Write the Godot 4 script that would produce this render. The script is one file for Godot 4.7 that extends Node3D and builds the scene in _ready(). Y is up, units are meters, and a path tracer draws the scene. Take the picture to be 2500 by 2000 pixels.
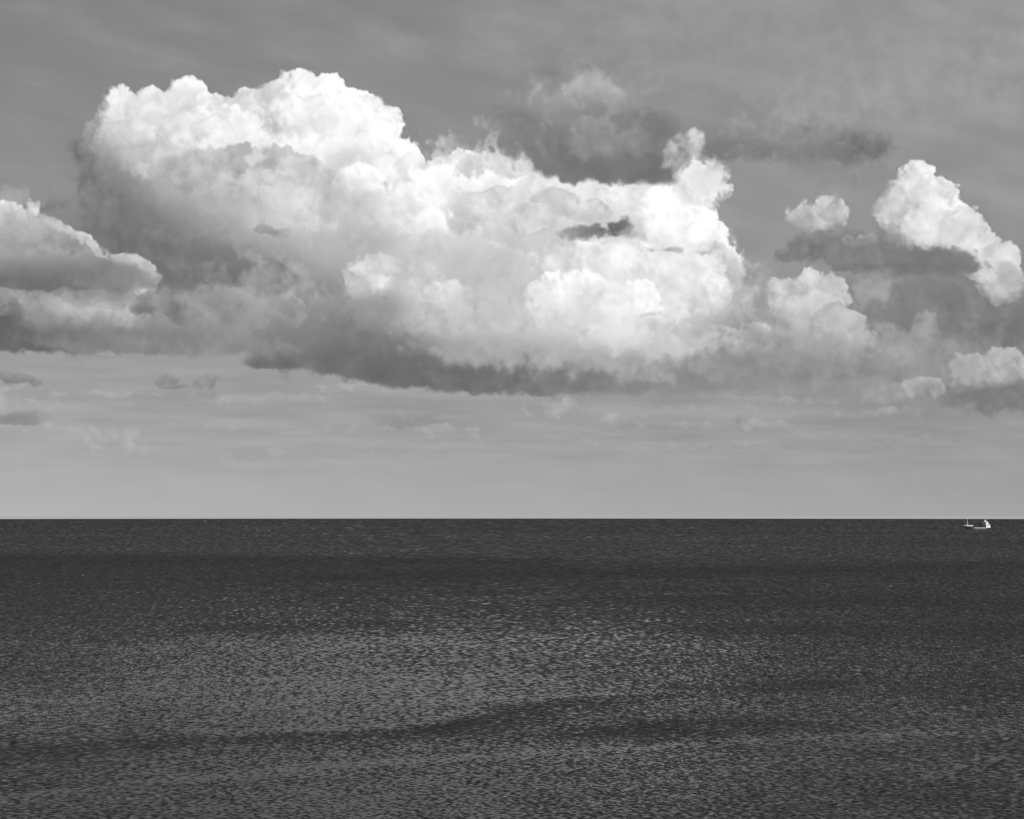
extends Node3D
# A grey seascape: towering cumulus over an open sea, one small cargo ship near the horizon.
# Metres, y up; the eye stands above the water at x = z = 0 and looks along -z.

const EYE := 30.75                 # height of the eye above the water
const EARTH := 6371000.0           # the sea bends away
const UNIT := 1483.3               # sky chart: units per unit tangent
const CX := 1078.0                 # sky chart: column straight ahead
const CY := 1087.4                 # sky chart: row of the level line
const SKY_W := 4096
const SKY_H := 4096

var n_warp_a: FastNoiseLite
var n_warp_b: FastNoiseLite
var cell_big: FastNoiseLite
var cell_mid: FastNoiseLite
var cell_small: FastNoiseLite
var n_soft: FastNoiseLite
var n_streak: FastNoiseLite
var n_fine: FastNoiseLite
var strokes: Array[PackedFloat32Array] = []
var bins := {}
const BIN := 32.0
var made_rows: Array = []
var rows_lock := Mutex.new()
var region_x := 0
var region_w := 0
var region_y := 0


func _ready() -> void:
	var camera := Camera3D.new()
	camera.name = "camera"
	add_child(camera)
	camera.position = Vector3(0, EYE, 0)
	camera.near = 0.5
	camera.far = 60000.0
	camera.projection = Camera3D.PROJECTION_FRUSTUM
	camera.keep_aspect = Camera3D.KEEP_HEIGHT
	camera.size = 2.0 * 0.5 * 1725.0 / UNIT * camera.near
	camera.frustum_offset = Vector2(0, (CY - 862.5) / UNIT * camera.near)
	camera.current = true

	var environment := Environment.new()
	environment.tonemap_mode = Environment.TONE_MAPPER_LINEAR
	environment.tonemap_exposure = 1.0
	environment.background_mode = Environment.BG_SKY
	environment.sdfgi_enabled = true
	environment.ssao_enabled = true
	environment.ssil_enabled = true
	var panorama := PanoramaSkyMaterial.new()
	panorama.panorama = ImageTexture.create_from_image(sky_picture())
	var sky := Sky.new()
	sky.sky_material = panorama
	environment.sky = sky
	var world := WorldEnvironment.new()
	world.name = "world"
	world.environment = environment
	add_child(world)

	var sun := DirectionalLight3D.new()
	sun.name = "sun"
	add_child(sun)
	sun.look_at_from_position(Vector3(0.62, 0.55, 0.55), Vector3.ZERO)
	sun.light_energy = 1.6
	sun.light_angular_distance = 0.5
	sun.light_color = Color(1, 1, 1)
	sun.shadow_enabled = true

	build_sea()
	build_foam()
	build_ship()


# ------------------------------------------------------------------ sky

func noise(kind: int, size: float, octaves: int, number: int) -> FastNoiseLite:
	var n := FastNoiseLite.new()
	n.noise_type = kind
	n.frequency = 1.0 / size
	n.seed = number
	n.fractal_type = FastNoiseLite.FRACTAL_FBM if octaves > 1 else FastNoiseLite.FRACTAL_NONE
	n.fractal_octaves = octaves
	n.cellular_distance_function = FastNoiseLite.DISTANCE_EUCLIDEAN
	n.cellular_return_type = FastNoiseLite.RETURN_DISTANCE
	n.cellular_jitter = 1.0
	return n


func sky_noises() -> void:
	n_warp_a = noise(FastNoiseLite.TYPE_SIMPLEX_SMOOTH, 70.0, 5, 11)
	n_warp_b = noise(FastNoiseLite.TYPE_SIMPLEX_SMOOTH, 70.0, 5, 23)
	cell_big = noise(FastNoiseLite.TYPE_CELLULAR, 62.0, 1, 5)
	cell_mid = noise(FastNoiseLite.TYPE_CELLULAR, 26.0, 1, 7)
	cell_small = noise(FastNoiseLite.TYPE_CELLULAR, 11.0, 1, 9)
	n_soft = noise(FastNoiseLite.TYPE_SIMPLEX_SMOOTH, 130.0, 5, 31)
	n_streak = noise(FastNoiseLite.TYPE_SIMPLEX_SMOOTH, 150.0, 4, 37)
	n_fine = noise(FastNoiseLite.TYPE_SIMPLEX_SMOOTH, 26.0, 4, 41)
	n_fine.fractal_gain = 0.42
	n_warp_a.fractal_gain = 0.46
	n_warp_b.fractal_gain = 0.46


# One lobe or bank of cloud on the sky chart: centre, radii, grey (0..255 as seen), softness of its
# sunny and of its shaded edge, how far the billows push the edge, slope, cover, and the strength of the billows' own shading.
func lobe(x: float, y: float, rx: float, ry: float, grey: float, crisp := 5.0, fade := 40.0, push := -1.0, turn := 0.0, cover := 1.0, relief := 20.0, shade := 10.0, torn := 0.0) -> void:
	if push < 0.0:
		push = minf(0.42 * minf(rx, ry), 20.0)
	var c := cos(deg_to_rad(turn))
	var s := sin(deg_to_rad(turn))
	var id := strokes.size()
	strokes.append(PackedFloat32Array([x, y, rx, ry, grey, crisp, fade, push, c, s, cover, relief, shade, minf(rx, ry), torn]))
	var grow := push + 0.5 * maxf(crisp, fade) + 4.0
	var most := minf(rx, ry)
	var k := 1.0 + grow / most
	var ex := k * sqrt(rx * rx * c * c + ry * ry * s * s) + 30.0
	var ey := k * sqrt(rx * rx * s * s + ry * ry * c * c) + 30.0
	for by in range(floori((y - ey) / BIN), floori((y + ey) / BIN) + 1):
		for bx in range(floori((x - ex) / BIN), floori((x + ex) / BIN) + 1):
			var key := by * 1000 + bx
			if not bins.has(key):
				bins[key] = PackedInt32Array()
			bins[key].append(id)


# a soft bank without crisp edges
func haze(x: float, y: float, rx: float, ry: float, grey: float, cover := 1.0, turn := 0.0, soft := 0.9, relief := 9.0) -> void:
	var m := minf(rx, ry)
	lobe(x, y, rx, ry, grey, m * soft, m * soft, minf(0.38 * m, 20.0), turn, cover, relief, 0.0, 1.0)


# a flat cloud base: fading upward into the cloud, with a firmer lower edge
func base(x: float, y: float, rx: float, ry: float, grey: float, cover := 1.0, turn := 0.0, firm := 0.3) -> void:
	lobe(x, y, rx, ry, grey, ry * 2.1, ry * maxf(firm, 0.3), minf(0.14 * ry, 5.0), turn, cover, 6.0, 0.0, 1.0)


# a torn scrap of thin cloud
func scrap(x: float, y: float, rx: float, ry: float, grey: float, cover := 0.9, turn := 0.0) -> void:
	lobe(x, y, rx, ry, grey, ry * 1.1, ry * 1.1, ry * 0.7, turn, cover, 16.0, 6.0, 1.0)

func clouds() -> void:
	# ---- grey banks far behind, on the right and low
	haze(1980, 700, 330, 170, 140, 0.9, 0, 1.2)
	haze(1900, 640, 190, 80, 140, 0.8)
	haze(2080, 650, 150, 70, 132, 0.9)
	haze(1620, 590, 90, 40, 152, 0.6)
	haze(1560, 640, 90, 120, 160, 0.6)
	haze(1760, 560, 110, 30, 150, 0.7)
	haze(1900, 660, 120, 60, 136, 0.8)
	haze(2110, 700, 90, 50, 122, 0.85)
	haze(1560, 740, 260, 70, 156, 0.95)
	haze(1820, 760, 190, 60, 153, 0.9)
	haze(1700, 770, 260, 42, 140, 0.9)
	haze(1950, 760, 140, 40, 156, 0.6)
	haze(1850, 820, 260, 22, 152, 0.6)
	haze(2100, 830, 110, 34, 120, 0.95)
	haze(1450, 800, 160, 30, 140, 0.8)
	haze(2040, 640, 200, 60, 128, 0.8, 0, 1.3)
	haze(1960, 590, 150, 26, 132, 0.7, 0, 1.2)
	haze(1700, 745, 330, 56, 148, 0.8, 0, 1.2)
	scrap(1560, 735, 70, 24, 166, 0.6)
	scrap(1650, 720, 60, 26, 162, 0.6)
	scrap(1900, 710, 60, 34, 162, 0.6)
	scrap(1840, 620, 40, 40, 156, 0.6)
	scrap(1620, 760, 90, 12, 136, 0.6)
	scrap(1750, 785, 120, 14, 138, 0.6)
	scrap(2080, 690, 80, 18, 118, 0.6)
	# ---- white towers on the right
	lobe(1868, 447, 26, 32, 158, 14, 30, 12)
	lobe(1915, 440, 56, 62, 206, 9, 50, 18)
	lobe(1936, 392, 42, 45, 234, 4, 30, 14)
	lobe(1968, 418, 48, 44, 230, 4, 34, 14)
	lobe(1985, 462, 66, 50, 238, 4, 40, 16, 30)
	lobe(2030, 490, 50, 48, 224, 4, 34, 15, 35)
	lobe(2062, 525, 48, 44, 226, 4, 34, 14, 40)
	lobe(2104, 548, 38, 40, 216, 5, 34, 13, 40)
	lobe(1930, 480, 40, 36, 222, 12, 34, 12)
	lobe(2112, 596, 44, 36, 188, 14, 44, 14)
	lobe(2060, 560, 44, 26, 214, 12, 26, 10, 25)
	lobe(1722, 452, 54, 26, 196, 7, 20, 12)
	lobe(1728, 432, 26, 18, 206, 5, 16, 8)
	lobe(1758, 446, 24, 18, 198, 6, 16, 8)
	lobe(1690, 452, 24, 15, 186, 8, 14, 8)
	# dark bank before the tower
	haze(1790, 525, 130, 36, 128, 0.95, 0, 0.7)
	haze(1700, 530, 55, 24, 120, 0.9, 0, 0.7)
	haze(1850, 545, 150, 34, 130, 0.95, 5, 0.6)
	haze(1985, 548, 90, 28, 124, 0.95, 10, 0.55)
	haze(1900, 566, 150, 14, 120, 0.9, 0, 0.7)
	lobe(1812, 508, 26, 10, 156, 8, 16, 8, 0, 0.7)
	# the tower lower down
	lobe(1655, 630, 38, 38, 200, 5, 40, 14)
	lobe(1640, 608, 22, 20, 208, 5, 24, 9)
	lobe(1708, 610, 42, 36, 208, 4, 36, 14)
	lobe(1752, 622, 36, 46, 200, 5, 40, 14)
	lobe(1716, 660, 66, 54, 202, 6, 54, 16)
	lobe(1768, 690, 54, 46, 188, 6, 50, 16)
	lobe(1806, 720, 46, 30, 170, 12, 40, 14)
	lobe(1735, 722, 50, 34, 172, 14, 44, 14)
	haze(1850, 600, 36, 40, 160, 0.6)
	haze(1930, 720, 60, 40, 158, 0.7)
	haze(1690, 745, 130, 26, 160, 0.6)
	# low on the right edge
	lobe(2110, 765, 42, 32, 190, 5, 36, 12)
	lobe(2140, 780, 30, 26, 180, 6, 34, 10)
	lobe(2040, 782, 46, 36, 166, 10, 44, 14)
	lobe(2078, 790, 40, 28, 172, 10, 40, 12)
	lobe(1940, 818, 40, 20, 164, 8, 26, 10)
	lobe(1890, 824, 30, 14, 164, 8, 20, 9)
	haze(2110, 832, 110, 20, 126, 0.9)
	# ---- left edge group, behind
	haze(130, 445, 50, 26, 122, 0.85)
	haze(20, 420, 36, 34, 166, 0.8)
	# ---- the great cloud: shaded body first
	haze(330, 440, 190, 150, 150, 1.0, 0, 0.5)
	haze(420, 620, 200, 90, 140, 0.95, 10, 0.6)
	haze(600, 640, 220, 110, 148, 1.0, 10, 0.5)
	haze(900, 680, 330, 130, 180, 1.0, 0, 0.4)
	haze(1240, 700, 260, 110, 196, 1.0, 0, 0.5)
	haze(1490, 610, 90, 100, 200, 0.9, 0, 0.6)
	lobe(1180, 560, 330, 160, 218, 20, 60, 22)
	lobe(760, 470, 330, 150, 208, 20, 60, 22)
	# dark left flank
	lobe(212, 400, 44, 90, 124, 10, 40, 16)
	lobe(185, 312, 36, 22, 132, 10, 24, 12)
	lobe(170, 330, 20, 20, 128, 8, 20, 9)
	lobe(240, 470, 70, 70, 116, 16, 60, 18)
	haze(280, 500, 90, 60, 116, 1.0)
	# sunny crown, left to right
	lobe(232, 300, 46, 64, 168, 8, 60, 14)
	lobe(208, 282, 14, 18, 160, 7, 14, 6)
	lobe(300, 300, 84, 84, 208, 14, 70, 18)
	lobe(262, 236, 46, 52, 234, 4, 44, 14)
	lobe(310, 226, 44, 42, 236, 4, 40, 12)
	lobe(352, 250, 60, 54, 238, 5, 44, 13)
	lobe(402, 210, 46, 48, 236, 4, 40, 14)
	lobe(436, 236, 40, 46, 236, 4, 40, 13)
	lobe(520, 210, 30, 20, 230, 4, 18, 9)
	lobe(488, 222, 24, 18, 226, 4, 18, 8)
	lobe(540, 226, 46, 30, 222, 5, 26, 12)
	lobe(580, 200, 34, 28, 224, 5, 26, 10)
	lobe(622, 176, 30, 28, 246, 4, 26, 8)
	lobe(656, 186, 40, 30, 250, 4, 28, 9)
	lobe(700, 204, 44, 38, 254, 3, 34, 11)
	lobe(732, 226, 44, 46, 254, 3, 40, 13)
	lobe(780, 236, 30, 32, 244, 4, 30, 11)
	lobe(808, 252, 30, 32, 246, 4, 30, 11)
	lobe(826, 274, 14, 20, 250, 4, 18, 6)
	lobe(660, 244, 96, 62, 254, 8, 46, 16)
	lobe(760, 296, 84, 70, 255, 6, 56, 18)
	lobe(836, 340, 54, 52, 253, 4, 44, 15)
	lobe(870, 352, 32, 26, 244, 4, 26, 10)
	lobe(560, 280, 80, 50, 226, 16, 50, 16)
	lobe(590, 262, 30, 40, 196, 24, 34, 10, 20, 0.7)
	lobe(440, 280, 110, 56, 238, 14, 46, 16)
	lobe(370, 330, 90, 60, 222, 24, 60, 16)
	lobe(290, 350, 80, 70, 196, 24, 70, 18)
	lobe(238, 330, 40, 20, 192, 10, 22, 10, 35)
	lobe(270, 356, 36, 24, 196, 10, 30, 11, 40)
	lobe(640, 236, 70, 40, 244, 3, 50, 11, 4)
	lobe(720, 262, 60, 44, 253, 3, 50, 12, 20)
	lobe(790, 288, 40, 40, 252, 3, 44, 11, 30)
	lobe(256, 284, 44, 26, 222, 4, 40, 10)
	lobe(300, 276, 40, 24, 226, 4, 36, 10)
	lobe(396, 262, 52, 34, 230, 4, 40, 12)
	lobe(450, 272, 40, 30, 234, 4, 36, 10)
	haze(330, 250, 40, 14, 214, 0.7, 0, 0.8)
	haze(300, 440, 110, 70, 160, 0.8)
	haze(480, 300, 80, 26, 246, 0.7)
	haze(640, 320, 120, 34, 252, 0.9)
	# shoulder running down to the right
	scrap(945, 318, 34, 34, 186, 0.7, -60)
	scrap(962, 300, 24, 22, 172, 0.6)
	scrap(930, 335, 30, 26, 206, 0.7)
	lobe(920, 366, 40, 36, 232, 5, 34, 13)
	lobe(975, 370, 54, 46, 236, 6, 44, 15)
	scrap(1044, 300, 16, 40, 208, 0.85, -14)
	scrap(1050, 318, 22, 30, 216, 0.85)
	lobe(1066, 336, 34, 40, 218, 7, 38, 13)
	lobe(1096, 372, 44, 40, 222, 7, 40, 14)
	lobe(1020, 372, 50, 44, 214, 12, 40, 15)
	lobe(910, 430, 84, 74, 250, 10, 70, 18)
	lobe(1010, 420, 80, 52, 240, 10, 50, 17)
	lobe(1090, 430, 70, 54, 246, 8, 50, 17)
	lobe(1160, 420, 80, 50, 226, 12, 50, 17)
	lobe(1250, 420, 90, 46, 232, 16, 44, 16)
	# right end of the great cloud
	lobe(1340, 420, 90, 50, 236, 16, 50, 16)
	lobe(1430, 430, 74, 60, 252, 6, 50, 17)
	lobe(1478, 400, 38, 50, 246, 5, 40, 13, 15)
	lobe(1502, 362, 22, 26, 206, 7, 24, 8)
	lobe(1456, 302, 26, 28, 196, 6, 24, 10, 0, 0.9)
	lobe(1428, 330, 22, 18, 176, 8, 20, 9, 0, 0.8)
	lobe(1460, 350, 40, 24, 190, 12, 28, 11, 0, 0.8)
	lobe(1420, 500, 100, 56, 252, 8, 50, 18)
	lobe(1494, 500, 46, 40, 246, 5, 40, 14)
	lobe(1521, 492, 17, 28, 244, 4, 24, 7)
	lobe(1500, 552, 60, 50, 226, 8, 54, 17)
	lobe(1530, 570, 30, 40, 196, 18, 44, 12)
	lobe(1470, 600, 60, 60, 222, 14, 60, 17)
	lobe(1440, 640, 60, 60, 214, 16, 60, 17)
	# heart of the cloud
	lobe(1250, 520, 150, 60, 226, 24, 60, 18)
	lobe(1030, 440, 80, 44, 222, 6, 50, 16)
	lobe(1010, 470, 80, 60, 214, 8, 60, 18)
	lobe(1120, 540, 130, 60, 212, 20, 60, 18)
	lobe(880, 500, 80, 60, 236, 20, 60, 18)
	lobe(950, 560, 110, 70, 216, 24, 70, 18)
	lobe(1290, 470, 90, 40, 222, 7, 44, 15)
	lobe(1170, 610, 60, 46, 250, 9, 50, 15)
	lobe(1230, 600, 70, 52, 244, 7, 60, 16)
	lobe(1190, 650, 76, 50, 238, 12, 60, 16)
	lobe(1310, 620, 90, 64, 240, 8, 60, 18)
	lobe(1400, 590, 60, 40, 236, 12, 50, 15)
	lobe(1380, 660, 70, 54, 226, 10, 60, 17)
	lobe(1300, 700, 80, 44, 236, 20, 46, 16)
	lobe(1370, 710, 60, 30, 206, 14, 40, 13)
	lobe(1060, 600, 90, 60, 202, 24, 70, 18)
	lobe(950, 630, 60, 60, 220, 12, 60, 17)
	lobe(1000, 690, 90, 44, 198, 14, 50, 16)
	lobe(1130, 700, 90, 46, 200, 16, 56, 16)
	# grey shelf in front of the crown
	lobe(500, 440, 150, 110, 196, 16, 90, 20)
	lobe(430, 354, 70, 38, 194, 10, 60, 18)
	lobe(505, 346, 46, 40, 182, 8, 60, 17)
	lobe(585, 352, 52, 40, 188, 10, 60, 17)
	lobe(625, 376, 50, 44, 202, 14, 60, 17)
	lobe(385, 400, 54, 64, 178, 20, 60, 17)
	haze(540, 390, 130, 36, 184, 0.6, 0, 1.3, 16)
	scrap(440, 322, 40, 9, 200, 0.7, -5)
	scrap(540, 330, 30, 12, 222, 0.7)
	scrap(480, 380, 40, 14, 206, 0.6)
	lobe(560, 420, 110, 60, 198, 18, 60, 18)
	haze(735, 345, 52, 36, 210, 0.85, 0, 1.0, 16)
	lobe(694, 420, 80, 60, 204, 24, 60, 18)
	lobe(640, 460, 130, 70, 208, 30, 80, 18)
	lobe(755, 384, 46, 34, 248, 12, 30, 13)
	lobe(700, 410, 22, 46, 190, 22, 34, 10, 20, 0.7)
	lobe(790, 480, 70, 60, 206, 26, 60, 18)
	lobe(820, 450, 50, 44, 228, 16, 50, 14)
	haze(740, 430, 60, 40, 192, 0.6)
	haze(430, 450, 120, 50, 174, 0.6)
	# shade sweeping down through the middle
	haze(235, 425, 62, 120, 126, 0.85, -20, 1.3, 12)
	haze(295, 485, 140, 74, 128, 0.85, 28, 1.5, 12)
	haze(410, 530, 200, 64, 130, 0.85, 14, 1.6, 12)
	haze(290, 535, 120, 74, 118, 0.95, 20, 1.4, 10)
	haze(560, 575, 170, 64, 130, 0.85, 10, 1.6, 12)
	haze(440, 585, 130, 64, 120, 0.85, 0, 1.4, 12)
	haze(620, 610, 110, 70, 126, 0.85, 20)
	haze(720, 540, 120, 60, 176, 0.7, -20)
	haze(730, 640, 110, 80, 150, 0.8, -20)
	haze(960, 620, 200, 110, 192, 0.75, 0, 1.0)
	haze(1130, 520, 110, 60, 204, 0.7, 0, 1.0)
	haze(1050, 640, 110, 60, 194, 0.7, 0, 1.1)
	haze(600, 520, 140, 34, 178, 0.5, 10)
	# folds in the lower middle
	lobe(1040, 560, 60, 44, 212, 9, 50, 15)
	lobe(1100, 600, 56, 44, 202, 8, 50, 15)
	lobe(1010, 620, 60, 50, 200, 10, 50, 16)
	lobe(1090, 668, 70, 44, 206, 9, 44, 15)
	lobe(1030, 700, 60, 36, 194, 10, 40, 14)
	lobe(1180, 706, 60, 36, 208, 9, 40, 14)
	lobe(1120, 730, 60, 30, 188, 12, 30, 13)
	lobe(1260, 745, 60, 26, 200, 10, 30, 12)
	haze(1000, 580, 70, 40, 190, 0.5, 0, 1.3)
	haze(1120, 640, 50, 60, 186, 0.5, 0, 1.3)
	scrap(470, 590, 50, 26, 140, 0.5, 30)
	scrap(560, 600, 26, 50, 150, 0.5, 15)
	scrap(640, 640, 30, 46, 150, 0.5, 10)
	scrap(700, 590, 40, 30, 164, 0.5, 30)
	scrap(380, 470, 60, 20, 146, 0.4, 30)
	scrap(600, 700, 60, 22, 146, 0.5, 10)
	scrap(540, 700, 50, 20, 152, 0.5)
	lobe(790, 585, 54, 44, 208, 20, 44, 15)
	lobe(800, 600, 26, 18, 226, 10, 24, 9, 20)
	lobe(880, 620, 60, 60, 200, 22, 60, 17)
	lobe(940, 640, 48, 46, 222, 18, 50, 15)
	lobe(880, 690, 60, 50, 184, 18, 50, 16)
	lobe(560, 630, 60, 70, 152, 24, 60, 18, 0, 0.8)
	lobe(480, 660, 80, 56, 154, 20, 60, 17, 0, 0.8)
	lobe(600, 660, 34, 50, 162, 22, 50, 14, 0, 0.7)
	haze(740, 700, 100, 50, 128, 0.9)
	haze(650, 720, 120, 44, 132, 0.85)
	haze(800, 660, 60, 40, 146, 0.7)
	# under side
	haze(1100, 690, 260, 60, 190, 0.55, 0, 1.2)
	haze(620, 735, 130, 44, 130, 0.9, 6, 1.1)
	haze(800, 740, 150, 50, 126, 0.85, 10, 1.2)
	base(590, 762, 76, 20, 112, 1.0, 0, 0.35)
	base(760, 765, 120, 40, 116, 1.0, 10)
	base(900, 778, 210, 44, 111, 1.0, 4)
	base(1090, 794, 200, 36, 113, 1.0, 0)
	base(1270, 796, 210, 34, 126, 0.95, -2, 0.6)
	base(1430, 800, 160, 28, 142, 0.8, 0, 0.9)
	haze(1010, 742, 110, 30, 170, 0.7, 0, 1.2)
	haze(1170, 745, 110, 32, 176, 0.75, 0, 1.2)
	haze(1300, 745, 110, 24, 184, 0.7, 0, 1.2)
	haze(1400, 765, 140, 30, 162, 0.8, 0, 1.2)
	haze(1560, 700, 110, 40, 166, 0.8)
	lobe(1500, 706, 70, 18, 182, 9, 24, 9)
	lobe(1586, 692, 34, 15, 178, 8, 20, 8)
	haze(1640, 770, 130, 26, 142, 0.8)
	lobe(1400, 735, 60, 22, 188, 12, 30, 10)
	# more shape in the heart: shaded hollows, bright billows
	haze(1060, 545, 80, 34, 192, 0.6, -10, 1.3)
	haze(1000, 640, 50, 60, 188, 0.5, 0, 1.3)
	haze(880, 545, 60, 30, 200, 0.5, 0, 1.3)
	lobe(1176, 424, 46, 24, 208, 5, 30, 11)
	lobe(1236, 444, 40, 22, 218, 5, 28, 10)
	lobe(1120, 462, 46, 30, 218, 6, 34, 11)
	lobe(1402, 436, 72, 50, 255, 6, 46, 12, -10)
	lobe(1440, 470, 70, 36, 254, 9, 40, 12)
	lobe(1300, 556, 130, 44, 236, 34, 50, 16)
	lobe(1200, 548, 70, 34, 224, 28, 40, 14)
	lobe(1420, 556, 90, 50, 236, 34, 50, 16)
	lobe(1162, 622, 46, 36, 247, 10, 54, 13)
	lobe(1216, 606, 50, 34, 246, 18, 50, 13)
	lobe(1190, 646, 66, 40, 236, 24, 60, 14)
	lobe(1262, 640, 60, 44, 230, 14, 60, 14)
	lobe(1330, 640, 56, 44, 240, 7, 50, 14)
	lobe(1296, 708, 60, 28, 232, 26, 34, 14)
	haze(1150, 700, 120, 44, 206, 0.6, 0, 1.5)
	haze(1400, 720, 110, 34, 206, 0.6, 0, 1.5)
	haze(1050, 735, 110, 30, 166, 0.6, 0, 1.3)
	haze(1210, 755, 150, 30, 172, 0.5, 0, 1.5)
	# ---- grey cloud hanging before the great one
	haze(1240, 210, 110, 60, 160, 0.75, 0, 1.3)
	haze(1180, 245, 120, 44, 154, 0.7, 0, 1.2)
	haze(1242, 180, 40, 34, 180, 0.75, 0, 1.2, 10)
	haze(1150, 148, 26, 12, 134, 0.5)
	haze(1300, 262, 150, 46, 140, 0.95, 10, 1.1)
	haze(1095, 255, 74, 30, 131, 0.9, 14, 1.0)
	haze(1375, 270, 60, 38, 122, 0.9, 25, 0.9)
	haze(1270, 310, 200, 56, 134, 1.0, 4, 0.7)
	base(1285, 320, 172, 60, 130, 1.0, 4, 0.4)
	haze(1160, 305, 110, 44, 130, 0.9, 12, 1.0)
	haze(1190, 326, 96, 34, 124, 0.95, 16, 0.8)
	base(1385, 343, 86, 44, 119, 1.0, 6, 0.45)
	base(1270, 362, 140, 22, 119, 0.95, 2, 0.5)
	haze(1270, 300, 110, 26, 146, 0.7, 0, 1.3)
	scrap(1180, 215, 60, 24, 160, 0.6)
	scrap(1250, 190, 40, 24, 172, 0.6)
	scrap(1310, 225, 50, 20, 158, 0.6, 20)
	scrap(1230, 262, 70, 16, 156, 0.5, 5)
	scrap(1345, 240, 30, 18, 128, 0.6, 30)
	scrap(1090, 240, 50, 12, 134, 0.6)
	haze(1530, 296, 60, 34, 134, 0.85, 0, 1.2)
	haze(1610, 285, 90, 34, 142, 0.7, 0, 1.2)
	haze(1560, 316, 100, 22, 122, 0.9, 0, 1.1)
	haze(1690, 268, 46, 34, 132, 0.8, 0, 1.0)
	haze(1760, 290, 80, 34, 140, 0.7, 0, 1.2)
	haze(1810, 310, 72, 32, 114, 0.95, 0, 1.0)
	haze(1730, 322, 90, 24, 126, 0.85, 0, 1.1)
	haze(1760, 368, 100, 28, 139, 0.75, 0, 1.2)
	haze(1730, 222, 140, 44, 161, 0.55, -10, 1.7, 5.0)
	haze(1900, 180, 240, 60, 160, 0.35, -15, 1.5)
	# the last white puffs stand clear of it
	scrap(1454, 300, 28, 26, 196, 0.85)
	scrap(1462, 288, 18, 16, 214, 0.7)
	scrap(1420, 328, 30, 16, 170, 0.7, -25)
	scrap(1448, 345, 34, 24, 178, 0.7)
	lobe(1478, 390, 48, 38, 234, 14, 40, 18, 0, 1.0, 24)
	scrap(1502, 356, 26, 22, 200, 0.85)
	scrap(1490, 372, 34, 24, 226, 0.85)
	# ---- dark scud before the white
	scrap(1225, 490, 44, 13, 140, 0.85, -6)
	scrap(1262, 484, 40, 15, 122, 0.9, -4)
	scrap(1298, 477, 36, 18, 108, 0.95, -6)
	scrap(1330, 492, 26, 12, 170, 0.6)
	scrap(1404, 525, 28, 8, 168, 0.8)
	scrap(1482, 527, 28, 9, 166, 0.8, -10)
	scrap(568, 487, 34, 8, 148, 0.85, 8)
	scrap(1370, 662, 24, 7, 200, 0.7, -15)
	scrap(880, 530, 20, 6, 196, 0.6)
	# ---- left edge group, in front
	haze(50, 690, 120, 44, 114, 0.95, 0, 1.0)
	haze(230, 690, 210, 60, 148, 0.95, 0, 0.6)
	haze(400, 680, 130, 70, 150, 0.9, 0, 0.8)
	lobe(150, 655, 130, 46, 176, 16, 44, 16)
	lobe(230, 690, 70, 48, 180, 20, 44, 16)
	lobe(70, 640, 50, 28, 160, 18, 30, 13)
	haze(370, 660, 90, 40, 152, 0.8)
	haze(0, 680, 44, 50, 100, 0.95, 0, 1.2)
	base(60, 712, 250, 30, 106, 1.0, 0, 0.12)
	base(300, 722, 200, 24, 132, 0.95, 0, 0.35)
	haze(470, 730, 130, 20, 140, 0.8)
	lobe(300, 650, 20, 12, 132, 10, 12, 8)
	lobe(396, 664, 44, 18, 136, 16, 20, 11, 20)
	lobe(40, 540, 130, 90, 160, 10, 60, 18)
	lobe(150, 560, 130, 60, 150, 10, 50, 16, 24)
	lobe(16, 468, 50, 28, 200, 8, 40, 14)
	lobe(70, 446, 13, 16, 214, 4, 12, 7)
	lobe(62, 480, 44, 22, 184, 8, 26, 11, 20)
	lobe(130, 486, 34, 13, 204, 4, 12, 9, 28)
	lobe(168, 505, 36, 17, 210, 4, 12, 10, 40)
	lobe(204, 534, 36, 13, 202, 4, 12, 9, 42)
	haze(60, 530, 90, 46, 166, 0.8, 10, 1.2)
	lobe(132, 528, 50, 30, 164, 7, 40, 12, 35)
	lobe(170, 556, 56, 34, 152, 6, 40, 12, 38)
	lobe(215, 575, 50, 26, 144, 7, 30, 12, 30)
	lobe(100, 560, 80, 34, 156, 12, 40, 14)
	haze(110, 545, 100, 40, 160, 0.6, 18, 1.2)
	haze(190, 572, 70, 30, 146, 0.7, 25, 1.1)
	scrap(90, 510, 50, 18, 180, 0.5, 20)
	scrap(60, 560, 60, 20, 152, 0.5)
	lobe(262, 552, 24, 14, 200, 4, 12, 8, 20)
	lobe(286, 568, 40, 26, 200, 4, 26, 12, 30)
	lobe(308, 586, 28, 28, 206, 5, 22, 11)
	lobe(240, 584, 34, 20, 138, 8, 20, 10, 30)
	haze(110, 576, 190, 30, 136, 0.9, 0, 1.2)
	base(90, 590, 210, 22, 116, 1.0, 0, 0.3)
	base(230, 590, 70, 20, 138, 0.8, 0, 0.4)
	# ---- scraps low over the sea
	scrap(30, 797, 48, 9, 128, 0.85, 4)
	scrap(358, 800, 26, 14, 138, 0.8)
	scrap(372, 812, 30, 6, 142, 0.8)
	scrap(436, 804, 32, 10, 138, 0.8, -6)
	scrap(440, 828, 18, 8, 148, 0.6)
	scrap(34, 878, 50, 13, 140, 0.85)
	base(30, 886, 66, 9, 140, 0.8)
	haze(20, 852, 60, 18, 168, 0.7)
	scrap(18, 816, 36, 7, 176, 0.7)
	scrap(60, 846, 60, 9, 172, 0.5)
	scrap(110, 905, 70, 8, 172, 0.6)
	haze(230, 915, 80, 18, 169, 0.6)
	scrap(240, 915, 60, 12, 174, 0.6)
	scrap(320, 945, 90, 8, 172, 0.5)
	haze(860, 888, 66, 18, 146, 0.8, 0, 1.0)
	scrap(850, 880, 44, 10, 146, 0.6)
	base(870, 896, 80, 8, 148, 0.7)
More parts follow.
